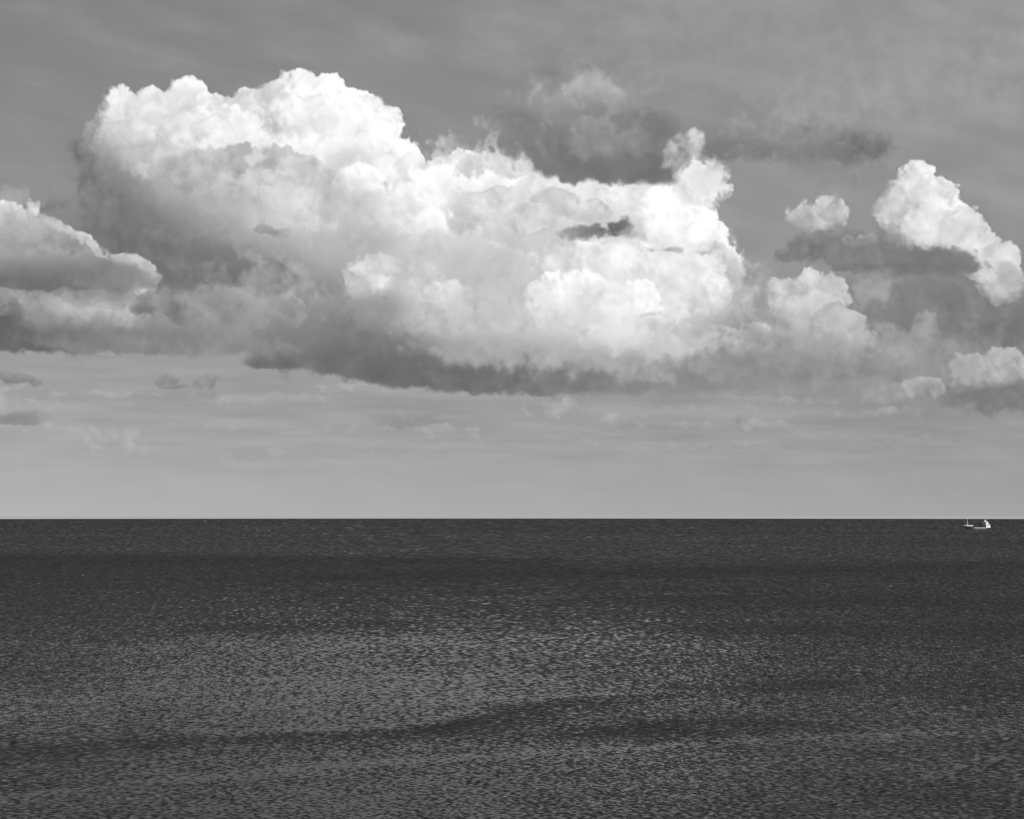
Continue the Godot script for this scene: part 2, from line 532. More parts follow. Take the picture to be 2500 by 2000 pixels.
	scrap(930, 906, 90, 7, 168, 0.5)
	scrap(1200, 862, 50, 12, 166, 0.6, 6)
	scrap(1250, 876, 66, 13, 168, 0.6, 8)
	scrap(1330, 884, 60, 9, 168, 0.5, 6)
	scrap(1150, 872, 40, 8, 164, 0.5)
	scrap(1290, 905, 100, 8, 154, 0.4)
	scrap(1556, 880, 24, 11, 146, 0.6)
	scrap(1610, 896, 70, 10, 166, 0.5, 4)
	scrap(1480, 895, 70, 7, 166, 0.4)
	scrap(1860, 868, 70, 8, 164, 0.5, -4)
	scrap(1440, 862, 120, 6, 166, 0.4)
	scrap(1720, 845, 120, 7, 164, 0.45)
	scrap(1640, 830, 120, 6, 146, 0.5)
	scrap(620, 838, 120, 5, 170, 0.5)
	scrap(420, 850, 160, 5, 158, 0.5)
	scrap(200, 832, 160, 5, 170, 0.45)
	scrap(720, 815, 60, 5, 168, 0.5)
	scrap(1000, 925, 220, 7, 158, 0.4)
	scrap(600, 905, 260, 6, 160, 0.4)
	scrap(500, 960, 300, 6, 162, 0.35)
	scrap(1500, 940, 300, 7, 158, 0.35)
	scrap(1900, 920, 200, 7, 152, 0.35)
	# ---- thin veils, upper right
	haze(1780, 110, 460, 110, 158, 0.4, 6, 1.9, 5.0)
	haze(2000, 190, 300, 50, 160, 0.35, -14, 1.9, 5.0)
	haze(1560, 60, 320, 36, 156, 0.35, 12, 1.9, 4.0)
	haze(1350, 120, 260, 24, 155, 0.3, 14, 1.9, 4.0)


func clear_sky(x: float, y: float) -> float:
	var t := clampf(y / CY, -0.6, 1.0)
	var g := 0.0
	if t < 0.6:
		g = lerpf(139.0, 152.0, clampf(t / 0.6, 0.0, 1.0))
	elif t < 0.85:
		g = lerpf(152.0, 161.0, (t - 0.6) / 0.25)
	else:
		g = lerpf(161.0, 173.0, (t - 0.85) / 0.15)
	var right := clampf(x / 2156.0, -0.2, 1.2)
	g += (right - 0.45) * lerpf(17.0, -17.0, clampf(t, 0.0, 1.0))
	# thin high veils drawn out along the wind
	g -= 10.0 * smoothstep(0.0, -0.4, y / CY)
	var v := n_streak.get_noise_2d((x * 0.95 + y * 0.31) * 0.32, (y * 0.95 - x * 0.22) * 1.5)
	var w := n_soft.get_noise_2d(x * 0.5 + 900.0, y * 0.7)
	g += v * 11.0 * (0.6 + w + 0.5 * right) * (1.15 - t) + w * (4.0 + 8.0 * right) * (1.0 - 0.75 * t)
	# flat streaks low over the sea
	var low := smoothstep(0.62, 0.78, t) * smoothstep(0.98, 0.84, t)
	g += low * 12.0 * n_streak.get_noise_2d(x * 0.35 + 300.0, y * 3.6)
	return g


func paint(x: float, y: float) -> float:
	var g := clear_sky(x, y)
	var key := floori(y / BIN) * 1000 + floori(x / BIN)
	if not bins.has(key):
		return g
	var list: PackedInt32Array = bins[key]
	var wa := n_warp_a.get_noise_2d(x, y)
	var wb := n_warp_b.get_noise_2d(x, y)
	var fx := x + 22.0 * wa
	var fy := y + 22.0 * wb
	var h1 := cell_big.get_noise_2d(fx, fy)
	var h2 := cell_mid.get_noise_2d(fx, fy)
	var h3 := cell_small.get_noise_2d(fx, fy)
	var fine := n_fine.get_noise_2d(x, y)
	var rough := smoothstep(-0.25, 0.35, n_soft.get_noise_2d(x * 1.3 + 500.0, y * 1.3 - 200.0))
	var d_round := -(0.52 * h1 + 0.35 * h2 + 0.13 * h3) - 0.42 + (0.08 + 0.22 * rough) * fine
	var d_torn := 0.85 * wa + 0.34 * fine - 0.06
	var soft_mottle := 1.4 * wa + 0.6 * wb + 0.5 * fine
	var lit := (cell_mid.get_noise_2d(fx + 7.0, fy - 6.0) - h2) * 0.55 * (0.35 + rough) + (cell_small.get_noise_2d(fx + 3.0, fy - 2.6) - h3) * 0.42 * rough
	var lit_far := (cell_big.get_noise_2d(fx + 17.0, fy - 15.0) - h1) * 0.8 + 0.8 * wa
	var lit_fine := fine * (0.35 + 0.5 * rough)
	var px := x + (7.0 + 9.0 * rough) * wa
	var py := y + (7.0 + 9.0 * rough) * wb
	for id in list:
		var s: PackedFloat32Array = strokes[id]
		var dx := px - s[0]
		var dy := py - s[1]
		var ax := (dx * s[8] + dy * s[9]) / s[2]
		var ay := (dy * s[8] - dx * s[9]) / s[3]
		var q := sqrt(ax * ax + ay * ay)
		var inside := (1.0 - q) * s[13] + s[7] * 2.0 * (d_round if s[14] < 0.5 else d_torn)
		if inside < -0.5 * maxf(s[5], s[6]) or (s[14] < 0.5 and (1.0 - q) * s[13] < -0.75 * s[7]):
			continue
		var qq := 1.0 / maxf(q, 0.001)
		var t := clampf(0.5 + 0.5 * (0.85 * ay - 0.45 * ax) * qq, 0.0, 1.0)
		var soft := lerpf(s[5], s[6], t * t * (3.0 - 2.0 * t))
		var a := smoothstep(-0.5 * soft, 0.5 * soft, inside) * s[10]
		if a <= 0.002:
			continue
		if s[14] > 0.5:
			g = lerpf(g, s[4] + s[11] * soft_mottle - s[12] * ay, a)
			continue
		var rim := 0.35 + 0.95 * exp(-maxf(inside, 0.0) / 22.0)
		var thin := 20.0 * exp(-maxf(inside, 0.0) / 7.0) if s[5] < 7.0 else 0.0
		var tone := s[4] - thin + s[11] * (lit * rim + lit_far * 1.05 + lit_fine * 0.85) + s[12] * (0.6 * ax - 0.8 * ay)
		g = lerpf(g, tone, a)
	return g


# the sky beyond the chart: the same air with scattered heaps of cloud all round
func far_sky(az: float, el: float) -> float:
	var x := 1078.0 + az * UNIT
	var y := CY - el * UNIT * 1.15
	var t := clampf(y / CY, -1.0, 1.0)
	var g := lerpf(137.0, 152.0, clampf(t / 0.6, 0.0, 1.0)) if t < 0.6 else lerpf(152.0, 168.0, (t - 0.6) / 0.4)
	g -= 30.0 * smoothstep(0.1, -1.2, y / CY)             # the air darkens on towards the zenith
	var e := Vector3(cos(az), 0, sin(az))
	var v := n_soft.get_noise_3d(e.x * 420.0, y * 0.9, e.z * 420.0) + 0.35 * n_fine.get_noise_3d(e.x * 420.0, y * 0.7, e.z * 420.0)
	var band := smoothstep(0.05, 0.3, t) * smoothstep(0.86, 0.62, t)
	var up := n_soft.get_noise_3d(e.x * 420.0 + 20.0, y * 0.9 - 60.0, e.z * 420.0)
	var a := smoothstep(0.0, 0.16, v) * band
	var tone := 165.0 + 210.0 * (v - up)
	return lerpf(g, clampf(tone, 110.0, 250.0), a)


func paint_row(i: int) -> void:
	var row := PackedFloat32Array()
	row.resize(region_w)
	var el := (0.5 - (region_y + i + 0.5) / SKY_H) * PI
	for k in region_w:
		var az := ((region_x + k + 0.5) / SKY_W - 0.5) * TAU
		var c := cos(az)
		var x := CX + UNIT * tan(az)
		var y := CY - UNIT * tan(el) / c
		var edge := smoothstep(-330.0, -60.0, x) * smoothstep(2486.0, 2216.0, x) * smoothstep(-330.0, -60.0, y)
		var g := 0.0
		if edge > 0.0:
			g = paint(x, y)
		if edge < 1.0:
			g = lerpf(far_sky(az, el), g, edge)
		row[k] = g
	var bytes := PackedByteArray()
	bytes.resize(region_w)
	for k in region_w:
		# the renderer reads the sky with a smoothing curve; undo what it takes from the edges
		var g := row[k]
		if k > 0 and k < region_w - 1:
			g += 0.36 * (2.0 * g - row[k - 1] - row[k + 1])
		bytes[k] = clampi(roundi(g), 0, 255)
	rows_lock.lock()
	made_rows[i] = bytes
	rows_lock.unlock()


func far_row(i: int) -> void:
	var bytes := PackedByteArray()
	bytes.resize(512)
	var el := (0.5 - (i + 0.5) / 512.0) * PI
	for k in 512:
		bytes[k] = clampi(roundi(far_sky(((k + 0.5) / 512.0 - 0.5) * TAU, maxf(el, 0.0))), 0, 255) if el > -0.02 else 167
	rows_lock.lock()
	made_rows[i] = bytes
	rows_lock.unlock()


func gather(count: int, wide: int) -> Image:
	var all := PackedByteArray()
	for i in count:
		all.append_array(made_rows[i])
	return Image.create_from_data(wide, count, false, Image.FORMAT_L8, all)


func sky_picture() -> Image:
	sky_noises()
	clouds()
	made_rows.resize(512)
	WorkerThreadPool.wait_for_group_task_completion(WorkerThreadPool.add_group_task(far_row, 512))
	var whole := gather(512, 512)
	whole.resize(SKY_W, SKY_H, Image.INTERPOLATE_BILINEAR)
	var reach := 45.0 / 360.0
	region_x = int(SKY_W * (0.5 - reach))
	region_w = int(SKY_W * 2.0 * reach)
	region_y = int(SKY_H * 0.25)
	var high := int(SKY_H * 0.5) + 12 - region_y
	made_rows.resize(high)
	WorkerThreadPool.wait_for_group_task_completion(WorkerThreadPool.add_group_task(paint_row, high))
	var near := gather(high, region_w)
	whole.blit_rect(near, Rect2i(0, 0, region_w, high), Vector2i(region_x, region_y))
	# a panorama begins straight ahead (-z) at its left edge
	var turned := Image.create_empty(SKY_W, SKY_H, false, Image.FORMAT_L8)
	turned.blit_rect(whole, Rect2i(SKY_W / 2, 0, SKY_W / 2, SKY_H), Vector2i.ZERO)
	turned.blit_rect(whole, Rect2i(0, 0, SKY_W / 2, SKY_H), Vector2i(SKY_W / 2, 0))
	return turned

# ------------------------------------------------------------------ sea

var swell: Array[FastNoiseLite] = []
var gust: FastNoiseLite
var gust_far: FastNoiseLite
var bands: Array = []
var sea_radii := PackedFloat32Array()
var sea_angles := PackedFloat32Array()
const WAVES := 15
var lean := Curve.new()             # mean lean of the visible facets against how steeply one looks down


# A streak of slacker or fresher wind on the water: points x, z and half width in metres; force < 0 lies dark, > 0 glitters.
func wind_band(points: Array, force: float) -> void:
	var lo := Vector2(1e9, 1e9)
	var hi := Vector2(-1e9, -1e9)
	for p in points:
		lo = lo.min(Vector2(p.x - p.z * 7.0 - 4.0, p.y - p.z * 7.0 - 4.0))
		hi = hi.max(Vector2(p.x + p.z * 7.0 + 4.0, p.y + p.z * 7.0 + 4.0))
	bands.append([lo, hi, PackedVector3Array(points), force])


func wind_bands() -> void:
	wind_band([Vector3(-73.4, -88.6, 5.2), Vector3(-65.7, -90.4, 5), Vector3(-46.2, -94.1, 4.7), Vector3(-31.1, -96.5, 4.1), Vector3(-16.3, -97.8, 3.8), Vector3(-5.5, -105, 4.8), Vector3(9.3, -112.7, 5.6), Vector3(31, -123.7, 5), Vector3(57.6, -127.2, 4.6)], -0.45)
	wind_band([Vector3(-75.1, -90.8, 2.9), Vector3(-50.6, -96.5, 2.5), Vector3(-25.3, -99.5, 2), Vector3(-12.2, -101.9, 2), Vector3(9.7, -117.7, 2.4)], -0.35)
	wind_band([Vector3(12.9, -99.7, 3.5), Vector3(26.3, -105, 4.8), Vector3(38.2, -104.5, 4.8), Vector3(45.6, -102.1, 2.1)], -0.55)
	wind_band([Vector3(-8.8, -101.9, 5.5), Vector3(11.6, -99.7, 5.2), Vector3(28.1, -98.6, 4.3)], -0.35)
	wind_band([Vector3(-84.2, -192.8, 6.5), Vector3(-50.2, -196.9, 7.7), Vector3(-29.8, -203.1, 6.3)], -0.32)
	wind_band([Vector3(-418.3, -526.7, 48.7), Vector3(-196.2, -503.4, 50), Vector3(7, -472.2, 34.2)], -0.4)
	wind_band([Vector3(-90.4, -354.7, 30.3), Vector3(57.6, -384.6, 35.7), Vector3(381.1, -462.6, 42.2)], -0.4)
	wind_band([Vector3(-349, -405.1, 161.9), Vector3(-18.8, -357.5, 168.1), Vector3(275.4, -309, 146.6)], -0.35)
	wind_band([Vector3(39.6, -264.3, 24.5), Vector3(200.3, -243.1, 25.9)], -0.3)
	wind_band([Vector3(53.5, -188, 15.5), Vector3(101.2, -194.4, 14.9), Vector3(151.8, -184.2, 14.9)], -0.4)
	wind_band([Vector3(54.2, -129.4, 11), Vector3(103.6, -125.8, 11.8)], -0.3)
	wind_band([Vector3(47.2, -90.8, 2.5), Vector3(79.5, -96.5, 3.3)], -0.35)
	wind_band([Vector3(-60.1, -75.7, 1.1), Vector3(-40.1, -81.7, 1.2), Vector3(-22.1, -86.8, 1.3), Vector3(-4.8, -90.4, 1.3), Vector3(13.9, -93.2, 1.1), Vector3(34.2, -97.1, 1.2), Vector3(62.4, -100.3, 1.1)], 0.7)
	wind_band([Vector3(-17.9, -116.8, 1.8), Vector3(1.8, -119.8, 1.9), Vector3(26.9, -124.1, 1.7)], 0.6)
	wind_band([Vector3(-45.9, -100.3, 1.5), Vector3(-15.8, -103.1, 1.4), Vector3(-5.9, -112.7, 1.7)], 0.5)
	wind_band([Vector3(-84.4, -116.2, 14.8), Vector3(-47.7, -122.4, 16.4), Vector3(-7, -133.1, 14)], 0.45)
	wind_band([Vector3(-84.7, -161.4, 14.8), Vector3(-9.1, -173.7, 15.9), Vector3(51.4, -180.6, 12.9)], 0.3)
	wind_band([Vector3(-13.9, -264.3, 7.7), Vector3(79.8, -280.5, 8.6)], 0.35)
	wind_band([Vector3(-54.1, -74.5, 3.6), Vector3(-4, -77, 5.2)], 0.3)
	wind_band([Vector3(44.1, -79.7, 5.6), Vector3(61.3, -74.5, 6.1)], -0.3)
	wind_band([Vector3(106, -145.9, 56), Vector3(130, -145.9, 56)], -0.35)


func wind_at(x: float, z: float) -> float:
	var g := 0.0
	var p := Vector2(x, z)
	for b in bands:
		var lo: Vector2 = b[0]
		var hi: Vector2 = b[1]
		if x < lo.x or x > hi.x or z < lo.y or z > hi.y:
			continue
		var line: PackedVector3Array = b[2]
		var best := 1e9
		for i in line.size() - 1:
			var a := Vector2(line[i].x, line[i].y)
			var e := Vector2(line[i + 1].x, line[i + 1].y) - a
			var t := clampf((p - a).dot(e) / e.length_squared(), 0.0, 1.0)
			var w := lerpf(line[i].z, line[i + 1].z, t)
			best = minf(best, (p - a - e * t).length() / w)
		var force: float = b[3]
		var ragged := 1.0 + 0.28 * gust.get_noise_2d(x * 3.0, z * 3.0)
		g += 1.3 * force * exp(-pow(best * ragged, 2.0))
	return g


func water_vertex(x: float, z: float, r: float) -> Array:
	var drop := -r * r / (2.0 * EARTH)
	var angle := EYE / maxf(r, 1.0)                        # how steeply one looks down here
	var fine := 0.0013 * r                                 # the smallest wave one can make out here
	var stretch := lerpf(0.48, 0.36, smoothstep(100.0, 400.0, r))   # far off only the long crests are made out
	var along := 0.0
	var across := 0.0
	var power := 0.0
	var lift := 0.0
	for k in WAVES:
		var length := 0.34 * pow(1.7, k)
		var p := length / fine
		if p < 1.6 or p > 90.0:
			continue
		var w := smoothstep(1.6, 3.4, p) * lerpf(1.0, 0.18, smoothstep(4.0, 10.0, p)) * lerpf(1.0, 0.5, smoothstep(12.0, 50.0, p))
		var n := swell[k]
		var a := n.get_noise_2d(x * stretch + z * 0.09, z * 1.9)
		along += w * a
		across += w * n.get_noise_2d(x * stretch + 511.0, z * 1.9 + 77.0)
		power += w * w
		if r < 300.0 and length < 12.0:
			lift += w * length * 0.018 * n.get_noise_2d(x * stretch + z * 0.09, z * 1.9 - 0.25 * length)
	var norm := 1.0 / sqrt(maxf(power, 1e-6))
	along *= norm * 2.3
	across *= norm * 2.3
	var wind := wind_at(x, z) + 0.28 * gust.get_noise_2d(x * 0.45, z) * smoothstep(900.0, 250.0, r) + 0.4 * gust_far.get_noise_2d(x * 0.3, z)
	return [drop, angle, along, across, lift, clampf(wind, -1.4, 1.3)]


func sea_row(j: int) -> void:
	var r := sea_radii[j]
	var count := sea_angles.size()
	var where := PackedVector3Array()
	var face := PackedVector3Array()
	where.resize(count)
	face.resize(count)
	for k in count:
		var a := sea_angles[k]
		var e := Vector3(sin(a), 0, -cos(a))
		var x := e.x * r
		var z := e.z * r
		var v := water_vertex(x, z, r)
		var wind: float = v[5]
		var angle: float = v[1]
		# facets that lean towards the eye hide those behind them, the more the flatter one looks
		var bias := lean.sample_baked(minf(angle, 1.0))
		var spread := lerpf(0.055, 0.165, smoothstep(0.02, 0.26, angle)) * (1.0 + 0.35 * minf(wind, 0.25))
		var toward: float = bias - 0.10 * wind + spread * v[2] * (0.75 + 0.25 * absf(v[2]))
		if toward < 0.0:
			toward *= 0.6
		where[k] = Vector3(x, v[0] + v[4], z)
		var side: float = 0.13 * v[3]
		face[k] = Vector3(-e.x * toward + e.z * side, 1.0, -e.z * toward - e.x * side).normalized()
	rows_lock.lock()
	made_rows[j] = [where, face]
	rows_lock.unlock()


func sea_noises() -> void:
	for k in WAVES:
		swell.append(noise(FastNoiseLite.TYPE_SIMPLEX_SMOOTH, 0.34 * pow(1.7, k), 1, 100 + k))
	gust = noise(FastNoiseLite.TYPE_SIMPLEX_SMOOTH, 26.0, 4, 61)
	gust_far = noise(FastNoiseLite.TYPE_SIMPLEX_SMOOTH, 420.0, 4, 67)
	lean.bake_resolution = 400
	for p in [Vector2(0, 0.50), Vector2(0.03, 0.44), Vector2(0.075, 0.39), Vector2(0.11, 0.35), Vector2(0.14, 0.30), Vector2(0.2, 0.235), Vector2(0.28, 0.175), Vector2(0.42, 0.12), Vector2(1.0, 0.08)]:
		lean.add_point(p, 0, 0, Curve.TANGENT_LINEAR, Curve.TANGENT_LINEAR)
	lean.bake()
	wind_bands()


func build_sea() -> void:
	sea_noises()
	# rings of water round the eye, close together near it; finest in front, coarse elsewhere
	var reach := deg_to_rad(41.0)
	var steps := 1260
	for k in steps + 1:
		sea_angles.append(lerpf(-reach, reach, float(k) / steps))
	var rings := 860
	for j in rings + 1:
		sea_radii.append(1.0 / lerpf(1.0 / 62.0, 1.0 / 24000.0, float(j) / rings))
	made_rows.clear()
	made_rows.resize(rings + 1)
	WorkerThreadPool.wait_for_group_task_completion(WorkerThreadPool.add_group_task(sea_row, rings + 1))
	var where := PackedVector3Array()
	var face := PackedVector3Array()
	var index := PackedInt32Array()
	for j in rings + 1:
		where.append_array(made_rows[j][0])
		face.append_array(made_rows[j][1])
	var wide := steps + 1
	for j in rings:
		for k in steps:
			var a := j * wide + k
			index.append_array(PackedInt32Array([a, a + wide, a + 1, a + 1, a + wide, a + wide + 1]))
	# the rest of the circle, and the water near the foot of the cliff
	for part in 2:
		var from := reach if part == 0 else -reach
		var turn := TAU - 2.0 * reach if part == 0 else 2.0 * reach
		var cols := 140 if part == 0 else 60
		var radii := PackedFloat32Array()
		for j in 61:
			radii.append(1.0 / lerpf(1.0 / 62.0, 1.0 / 24000.0, pow(j / 60.0, 0.7)) if part == 0 else 1.0 + 61.0 * j / 60.0)
		if part == 0:
			for j in 20:
				radii.insert(j, 1.0 + 61.0 * j / 20.0)
		var first := where.size()
		for r in radii:
			for k in cols + 1:
				var a := from + turn * k / cols
				where.append(Vector3(sin(a) * r, -r * r / (2.0 * EARTH), -cos(a) * r))
				var n := Vector3(swell[3].get_noise_2d(r * 3.0, a * 900.0), 0, swell[3].get_noise_2d(r * 3.0 + 40.0, a * 900.0)) * 0.4
				face.append((n + Vector3.UP).normalized())
		for j in radii.size() - 1:
			for k in cols:
				var a := first + j * (cols + 1) + k
				index.append_array(PackedInt32Array([a, a + cols + 1, a + 1, a + 1, a + cols + 1, a + cols + 2]))
	var arrays := []
	arrays.resize(Mesh.ARRAY_MAX)
	arrays[Mesh.ARRAY_VERTEX] = where
	arrays[Mesh.ARRAY_NORMAL] = face
	arrays[Mesh.ARRAY_INDEX] = index
	var mesh := ArrayMesh.new()
	mesh.add_surface_from_arrays(Mesh.PRIMITIVE_TRIANGLES, arrays)
	var water := StandardMaterial3D.new()
	water.resource_name = "sea_water"
	water.albedo_color = Color(0.004, 0.004, 0.004).linear_to_srgb()
	water.roughness = 0.3
	water.metallic_specular = 0.4
	water.clearcoat_enabled = true
	water.clearcoat = 1.0
	water.clearcoat_roughness = 0.12
	var sea := MeshInstance3D.new()
	sea.name = "sea"
	sea.mesh = mesh
	sea.material_override = water
	sea.set_meta("label", "dark open sea ruffled by short wind waves out to the horizon")
	sea.set_meta("category", "sea")
	sea.set_meta("kind", "structure")
	add_child(sea, true)


# Scattered specks where far wave crests break.
func build_foam() -> void:
	var dice := RandomNumberGenerator.new()
	dice.seed = 77
	var st := SurfaceTool.new()
	st.begin(Mesh.PRIMITIVE_TRIANGLES)
	for i in 40:
		var a := deg_to_rad(dice.randf_range(-37.0, 37.0))
		var r := 1.0 / lerpf(1.0 / 330.0, 1.0 / 2600.0, pow(dice.randf(), 0.8))
		var c := Vector3(sin(a) * r, 0.25 - r * r / (2.0 * EARTH), -cos(a) * r)
		var long := dice.randf_range(0.2, 0.6) * (0.5 + r / 1100.0)
		var deep := long * 0.3
		var tall := 0.02 + 0.06 * long
		var top := c + Vector3(dice.randf_range(-0.2, 0.2) * long, tall, 0)
		var rim := PackedVector3Array()
		for k in 9:
			var t := TAU * k / 9.0
			rim.append(c + Vector3(cos(t) * long * dice.randf_range(0.7, 1.15), -0.2, sin(t) * deep * dice.randf_range(0.7, 1.15)))
		for k in 9:
			st.add_vertex(top)
			st.add_vertex(rim[k])
			st.add_vertex(rim[(k + 1) % 9])
	st.generate_normals()
	var foam := MeshInstance3D.new()
	foam.name = "sea_foam"
	foam.mesh = st.commit()
	var white := StandardMaterial3D.new()
	white.albedo_color = Color(0.3, 0.3, 0.3).linear_to_srgb()
	white.roughness = 0.9
	foam.material_override = white
	foam.set_meta("label", "small white specks of foam on breaking crests far out at sea")
	foam.set_meta("category", "foam")
	foam.set_meta("kind", "stuff")
	add_child(foam, true)


# ------------------------------------------------------------------ ship

func paint_of(grey: float, rough := 0.6) -> StandardMaterial3D:
	var m := StandardMaterial3D.new()
	m.albedo_color = Color(grey, grey, grey).linear_to_srgb()
	m.roughness = rough
	return m


func part(called: String, st: SurfaceTool, m: Material, parent: Node3D) -> MeshInstance3D:
	st.generate_normals()
	var o := MeshInstance3D.new()
	o.name = called
	o.mesh = st.commit()
	o.material_override = m
	parent.add_child(o, true)
	return o


func tool() -> SurfaceTool:
	var st := SurfaceTool.new()
	st.begin(Mesh.PRIMITIVE_TRIANGLES)
	st.set_smooth_group(-1)
	return st


func quad(st: SurfaceTool, a: Vector3, b: Vector3, c: Vector3, d: Vector3) -> void:
	for v in [a, b, c, a, c, d]:
		st.add_vertex(v)


# a block whose front (towards -x) and back faces may lean; x0, x1 at the foot, lean added at the top
func block(st: SurfaceTool, x0: float, x1: float, y0: float, y1: float, z0: float, z1: float, lean0 := 0.0, lean1 := 0.0, narrow := 0.0) -> void:
	var p := [Vector3(x0, y0, z0), Vector3(x1, y0, z0), Vector3(x1, y0, z1), Vector3(x0, y0, z1),
		Vector3(x0 + lean0, y1, z0 + narrow), Vector3(x1 + lean1, y1, z0 + narrow), Vector3(x1 + lean1, y1, z1 - narrow), Vector3(x0 + lean0, y1, z1 - narrow)]
	quad(st, p[4], p[5], p[6], p[7])
	quad(st, p[0], p[3], p[2], p[1])
	quad(st, p[3], p[7], p[6], p[2])
	quad(st, p[1], p[5], p[4], p[0])
	quad(st, p[0], p[4], p[7], p[3])
	quad(st, p[2], p[6], p[5], p[1])


func rod(st: SurfaceTool, a: Vector3, b: Vector3, ra: float, rb: float, sides := 8) -> void:
	var along := (b - a).normalized()
	var u := along.cross(Vector3(0.31, 0.2, 0.93)).normalized()
	var v := along.cross(u)
	for k in sides:
		var t0 := TAU * k / sides
		var t1 := TAU * (k + 1) / sides
		var d0 := u * cos(t0) + v * sin(t0)
		var d1 := u * cos(t1) + v * sin(t1)
		quad(st, a + d0 * ra, a + d1 * ra, b + d1 * rb, b + d0 * rb)
		for w in [b, b + d0 * rb, b + d1 * rb, a, a + d1 * ra, a + d0 * ra]:
			st.add_vertex(w)


func ball(st: SurfaceTool, c: Vector3, r: Vector3, rows := 6, cols := 10) -> void:
	for i in rows:
		for k in cols:
			var p := []
			for q in [[i, k], [i, k + 1], [i + 1, k + 1], [i + 1, k]]:
				var e: float = PI * (float(q[0]) / rows - 0.5)
				var a: float = TAU * q[1] / cols
				p.append(c + Vector3(cos(e) * cos(a), sin(e), cos(e) * sin(a)) * r)
			quad(st, p[0], p[1], p[2], p[3])


# half breadth of the hull at x (bow at -29, stern at +29): at deck height and at the water
func breadth(x: float, up: float) -> float:
	var f := clampf((x + 29.0) / 17.0, 0.0, 1.0)
	var a := clampf((29.6 - x) / 9.0, 0.0, 1.0)
	var deck := 5.5 * pow(f, 0.55) * lerpf(0.78, 1.0, sqrt(a))
	var fw := clampf((x + 24.6) / 20.0, 0.0, 1.0)
	var aw := clampf((26.6 - x) / 13.0, 0.0, 1.0)
	var low := 5.3 * pow(fw, 0.75) * pow(aw, 0.5)
	return maxf(lerpf(low, deck, clampf(up, 0.0, 1.2)), 0.04)


func hull_top(x: float) -> float:
	if x < -11.0:
		return 8.0 + 0.5 * clampf((-x - 20.0) / 9.0, 0.0, 1.0)
	return lerpf(8.0, 4.3, smoothstep(-11.0, -7.5, x)) + 0.25 * clampf((x - 18.0) / 11.0, 0.0, 1.0)


# both plated sides of the hull between two heights given as shares of the way from keel line to top
func plating(st: SurfaceTool, xs: PackedFloat32Array, low: Callable, high: Callable, rows: int, proud := 0.0, sides := [1.0, -1.0]) -> void:
	for side in sides:
		for i in xs.size() - 1:
			for j in rows:
				var p := []
				for q in [[i, j], [i + 1, j], [i + 1, j + 1], [i, j + 1]]:
					var x: float = xs[q[0]]
					var y: float = lerpf((low as Callable).call(x), (high as Callable).call(x), float(q[1]) / rows)
					# stem and counter rake: the ends draw in towards the water
					var up := y / 8.2
					var xx := x
					if x < -12.0:
						xx += (1.0 - up) * 5.0 * pow((-x - 12.0) / 17.0, 2.0)
					if x > 20.0:
						xx -= (1.0 - clampf(y / 5.0, -0.4, 1.0)) * 3.6 * pow((x - 20.0) / 9.0, 2.0)
					p.append(Vector3(xx, y, side * (breadth(x, up) + proud)))
				if side > 0.0:
					quad(st, p[0], p[3], p[2], p[1])
				else:
					quad(st, p[0], p[1], p[2], p[3])


func rail(called: String, points: PackedVector3Array, m: Material, parent: Node3D) -> void:
	var st := tool()
	for i in points.size() - 1:
		for h in [0.55, 1.05]:
			rod(st, points[i] + Vector3(0, h, 0), points[i + 1] + Vector3(0, h, 0), 0.05, 0.05, 5)
		var n := maxi(1, int((points[i + 1] - points[i]).length() / 1.6))
		for k in n + 1:
			var q := points[i].lerp(points[i + 1], float(k) / n)
			rod(st, q, q + Vector3(0, 1.05, 0), 0.05, 0.05, 5)
	part(called, st, m, parent)


